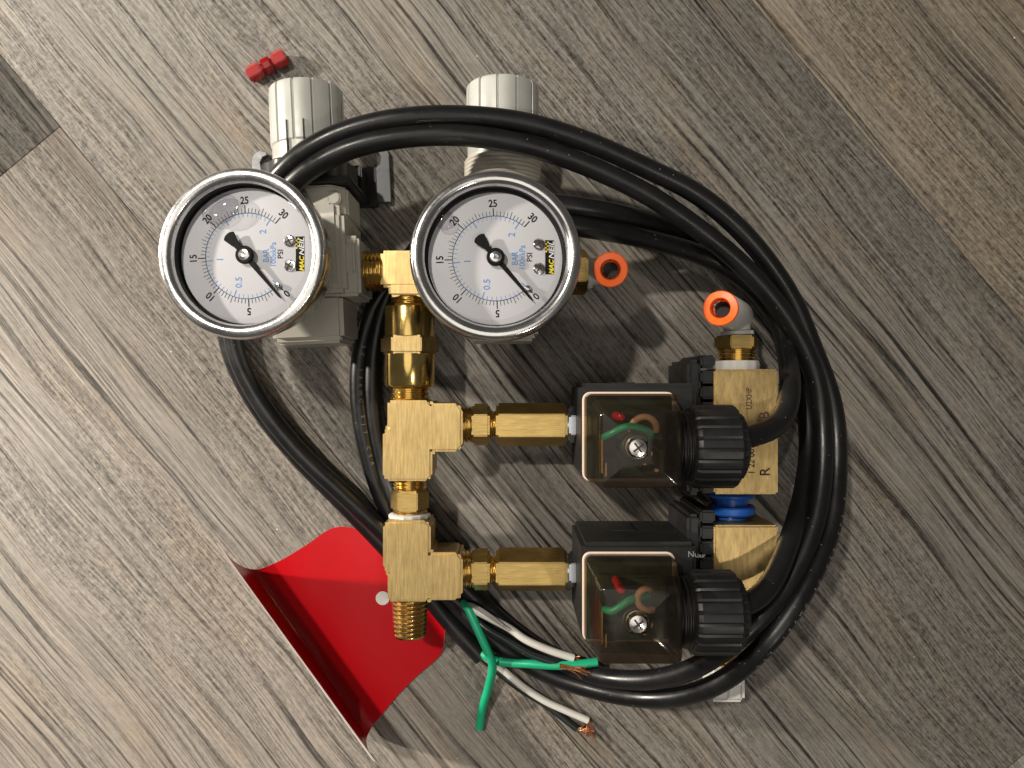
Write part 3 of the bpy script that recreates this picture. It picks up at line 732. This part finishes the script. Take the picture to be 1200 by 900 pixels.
cb, path_b = cable(pb, 'black coiled cable ending in a long curved green wire')
def wire(parent, name, pts, r, m, label=None):
    g = G(); tube(g, smooth_path(spline([P(*p) for p in pts], .8), 4), r, 12); o = make(name, g, m, parent)
    if label: o['label'] = label
    return o
def copper(parent, px, py, z, d, n=16, ln=8.5, spread=.35):
    """frayed strands"""
    g = G(); p0 = P(px, py, z); d = Vector(d).normalized()
    for i in range(n):
        a = 2*math.pi*rnd.random(); rr = .75*math.sqrt(rnd.random())
        s = Vector((rnd.gauss(0, 1), rnd.gauss(0, 1), rnd.gauss(0, .5)))*spread
        u = d.cross(Vector((0, 0, 1))).normalized(); st = p0+u*(rr*math.cos(a))+Vector((0, 0, 1))*(rr*math.sin(a))
        l = ln*(.6+.5*rnd.random()); m1 = st+d*(l*.5)+s*l*.15; e = st+d*l+s*l*.55
        m1.z = max(m1.z, .5); e.z = max(e.z, .4)
        tube(g, spline([st-d*1.2, st, m1, e], .8), .24, 5)
    return make('copper_strands', g, 'copper', parent)
# wires of the first cable (end at 565,770)
gw = wire(ca, 'green_wire', [(561, 765, 6), (570, 769, 8), (584, 775, 10), (620, 778, 13.5), (658, 780, 14.5), (700, 776, 14)], 1.75, 'green')
wire(ca, 'black_wire', [(562, 768, 5), (580, 784, 4.0), (609, 807, 3), (638, 825, 2.2), (676, 854, 1.8)], 1.45, 'blackwire')
ww = wire(ca, 'white_wire', [(563, 767, 6), (587, 783, 5.2), (612, 804, 4.0), (640, 822, 3.2), (664, 833, 2.6), (689, 844, 2.2)], 1.55, 'whitewire')
copper(ca, 676, 854, 2, (1, -.25, .02), 22, 6.0, .45); copper(ca, 689, 844, 2.4, (.15, -1, -.1), 26, 6.0, .4)
# wires of the second cable (end at 545,712)
wire(cb, 'green_wire', [(543, 706, 9), (548, 712, 11), (560, 738, 14), (571, 762, 15.5), (577, 778, 14), (572, 807, 8), (565, 831, 4), (562, 853, 1.9)], 1.8, 'green', 'long green wire with a cut end')
wire(cb, 'white_wire', [(545, 709, 9), (570, 722, 13), (598, 737, 14.5), (615, 749, 15), (644, 762, 14.5), (672, 771, 13.5)], 1.6, 'whitewire')
wire(cb, 'black_wire', [(544, 711, 8), (565, 733, 13), (593, 750, 14.6), (620, 766, 15), (658, 779, 14)], 1.5, 'blackwire')
wire(cb, 'filler_strand', [(544, 708, 9), (556, 711, 12.5), (576, 724, 15), (598, 738, 16.2)], .7, 'filler')
wire(cb, 'filler_strand', [(543, 708, 9), (551, 707, 12), (572, 719, 15.5), (590, 733, 16.8)], .6, 'filler')
copper(cb, 659, 781, 16.5, (1, -.16, -.1), 34, 10, .2); copper(cb, 672, 771, 12, (1, -.15, -.1), 10, 4.0, .3)

# raised print on the jackets: small worn characters along two stretches
def jacket_print(parent, path, i0, i1, side, s):
    fr = frames(path); g = G(); acc = 0; k = 0; last = path[i0]
    for i in range(i0, i1):
        acc += (path[i]-last).length; last = path[i]
        if acc < 2.0: continue
        acc = 0; ch = s[k % len(s)]; k += 1
        if ch == ' ': continue
        t = fr[i][0]; lat = t.cross(AZ).normalized()
        nrm = (AZ*math.cos(side)+lat*math.sin(side)).normalized()
        x = t; y = nrm.cross(x).normalized(); nrm = x.cross(y)
        Mx = Matrix((x, y, nrm)).transposed().to_4x4(); Mx.translation = path[i]+nrm*(RC+.05)
        text_geo(g, ch, 2.1, Mx)
    return make('jacket_print', g, 'emboss', parent, smooth=False)
def near(path, px, py, z): q = P(px, py, z); return min(range(len(path)), key=lambda i: (path[i]-q).length)
jacket_print(ca, path_a, near(path_a, 424, 395, 4), near(path_a, 436, 552, 4), -.35, '3C 18AWG SJT CSA FT2 ')
jacket_print(ca, path_a, near(path_a, 870, 773, 46), near(path_a, 977, 580, 33), .55, 'SJT 18AWG 3C CSA FT2 ')

# ------------------------------------------------------------------ red card
HC = 30.0
rowsA = [(255, 636, HC), (266, 650, HC*.66), (279, 661, HC*.34), (292, 666.5, HC*.10), (306, 666, 1.2), (330, 656, .9), (360, 638, .9), (392, 618, .9), (425, 623, .9), (452, 648, .9), (495, 700, 1.0)]
rowsB = [(440, 892, HC), (434, 885, HC*.70), (430, 873, HC*.38), (430, 864, HC*.12), (436, 852, 1.2), (447, 838, .9), (466, 815, .9), (490, 791, .9), (516, 767, 1.4), (521, 744, 3.4), (521, 731, 5.0)]
fineA = spline([P(*p) for p in rowsA], 2.5); nA = 60
def resample(pts, n):
    Ls = [0]
    for a, b in zip(pts, pts[1:]): Ls.append(Ls[-1]+1)
    out = []
    for i in range(n):
        t = i/(n-1)*(len(pts)-1); k = min(int(t), len(pts)-2); out.append(pts[k].lerp(pts[k+1], t-k))
    return out
def param_spline(pts, per=6):
    pts = [P(*p) for p in pts]; Q = [pts[0]*2-pts[1]]+pts+[pts[-1]*2-pts[-2]]; out = []
    for i in range(1, len(Q)-2):
        for k in range(per):
            t = k/per; a, b, c, d = Q[i-1:i+3]
            out.append(.5*((2*b)+(-a+c)*t+(2*a-5*b+4*c-d)*t*t+(-a+3*b-3*c+d)*t**3))
    out.append(pts[-1]); return out
SA, SB = param_spline(rowsA), param_spline(rowsB); NU = 28; NVr = len(SA)
top = []
for i in range(NVr):
    for j in range(NU+1):
        u = j/NU; p = SA[i].lerp(SB[i], u)
        wob = .25*math.sin(u*5+i*.15)*math.sin(math.pi*u)
        p.z = max(.7, p.z+abs(wob)); top.append(p)
bmn = []
for i in range(NVr):
    for j in range(NU+1):
        a = top[min(i+1, NVr-1)*(NU+1)+j]-top[max(i-1, 0)*(NU+1)+j]; b = top[i*(NU+1)+min(j+1, NU)]-top[i*(NU+1)+max(j-1, 0)]
        nn = a.cross(b).normalized()
        if i > 30 and nn.z < 0 or i <= 30 and nn.dot(Vector((.8, .6, .6))) < 0: nn = -nn
        bmn.append(nn)
g = G(); nV = len(top); TH = .42
vs = top + [p-n_*TH for p, n_ in zip(top, bmn)]
idx = lambda i, j: i*(NU+1)+j
ft = [(idx(i, j), idx(i+1, j), idx(i+1, j+1), idx(i, j+1)) for i in range(NVr-1) for j in range(NU)]
fb = [tuple(nV+k for k in f[::-1]) for f in ft]
rim = []
bd = [idx(0, j) for j in range(NU+1)]+[idx(i, NU) for i in range(1, NVr)]+[idx(NVr-1, j) for j in range(NU-1, -1, -1)]+[idx(i, 0) for i in range(NVr-2, 0, -1)]
for a, b in zip(bd, bd[1:]+bd[:1]): rim.append((a, b, nV+b, nV+a))
o_ = len(g.v); g.v += vs; g.f += ft+fb+rim; g.m += [0]*len(ft)+[1]*(len(fb)+len(rim))
card = make('red_card', g, ['red', 'cardwhite'], origin=P(400, 720, 0), angle=60)
tag(card, 'glossy red card with white back, one edge curled up, under the brass tee', 'card')
g = G(); lathe(g, [(0, 1.4), (2.9, 1.4), (2.9, 1.2), (0, 1.2)], T_(P(449, 700, 0)), 28); part('white_spot', g, 'white', card)

# ------------------------------------------------------------------ red plastic piece
a0, a1 = P(291, 89, 3.2), P(335, 65, 3.2); RM = al(a0, a1-a0); Lr = (a1-a0).length
g = G(); lathe(g, [(0, 5), (2.0, 5), (2.2, Lr*.39), (3.3, Lr*.40), (3.5, Lr*.44), (3.5, Lr*.58), (3.3, Lr*.62), (2.2, Lr*.63), (2.0, Lr*.68), (0, Lr*.68)], RM, 10, .3)
rc = make('red_connector', g, 'reddark')
tag(rc, 'small translucent red plastic connector lying beside the grey knob', 'connector')
for h0, h1 in ((0, Lr*.36), (Lr*.66, Lr)):
    g = G(); hexp(g, 6.2, h0, h1, RM @ RZ(12), .7); make('end_cap', g, 'redclear', rc)
    g = G(); cyl(g, 1.7, -.05 if h0 == 0 else Lr-.3, .3 if h0 == 0 else Lr+.06, RM, 16, .04); make('opening', g, 'hole', rc)
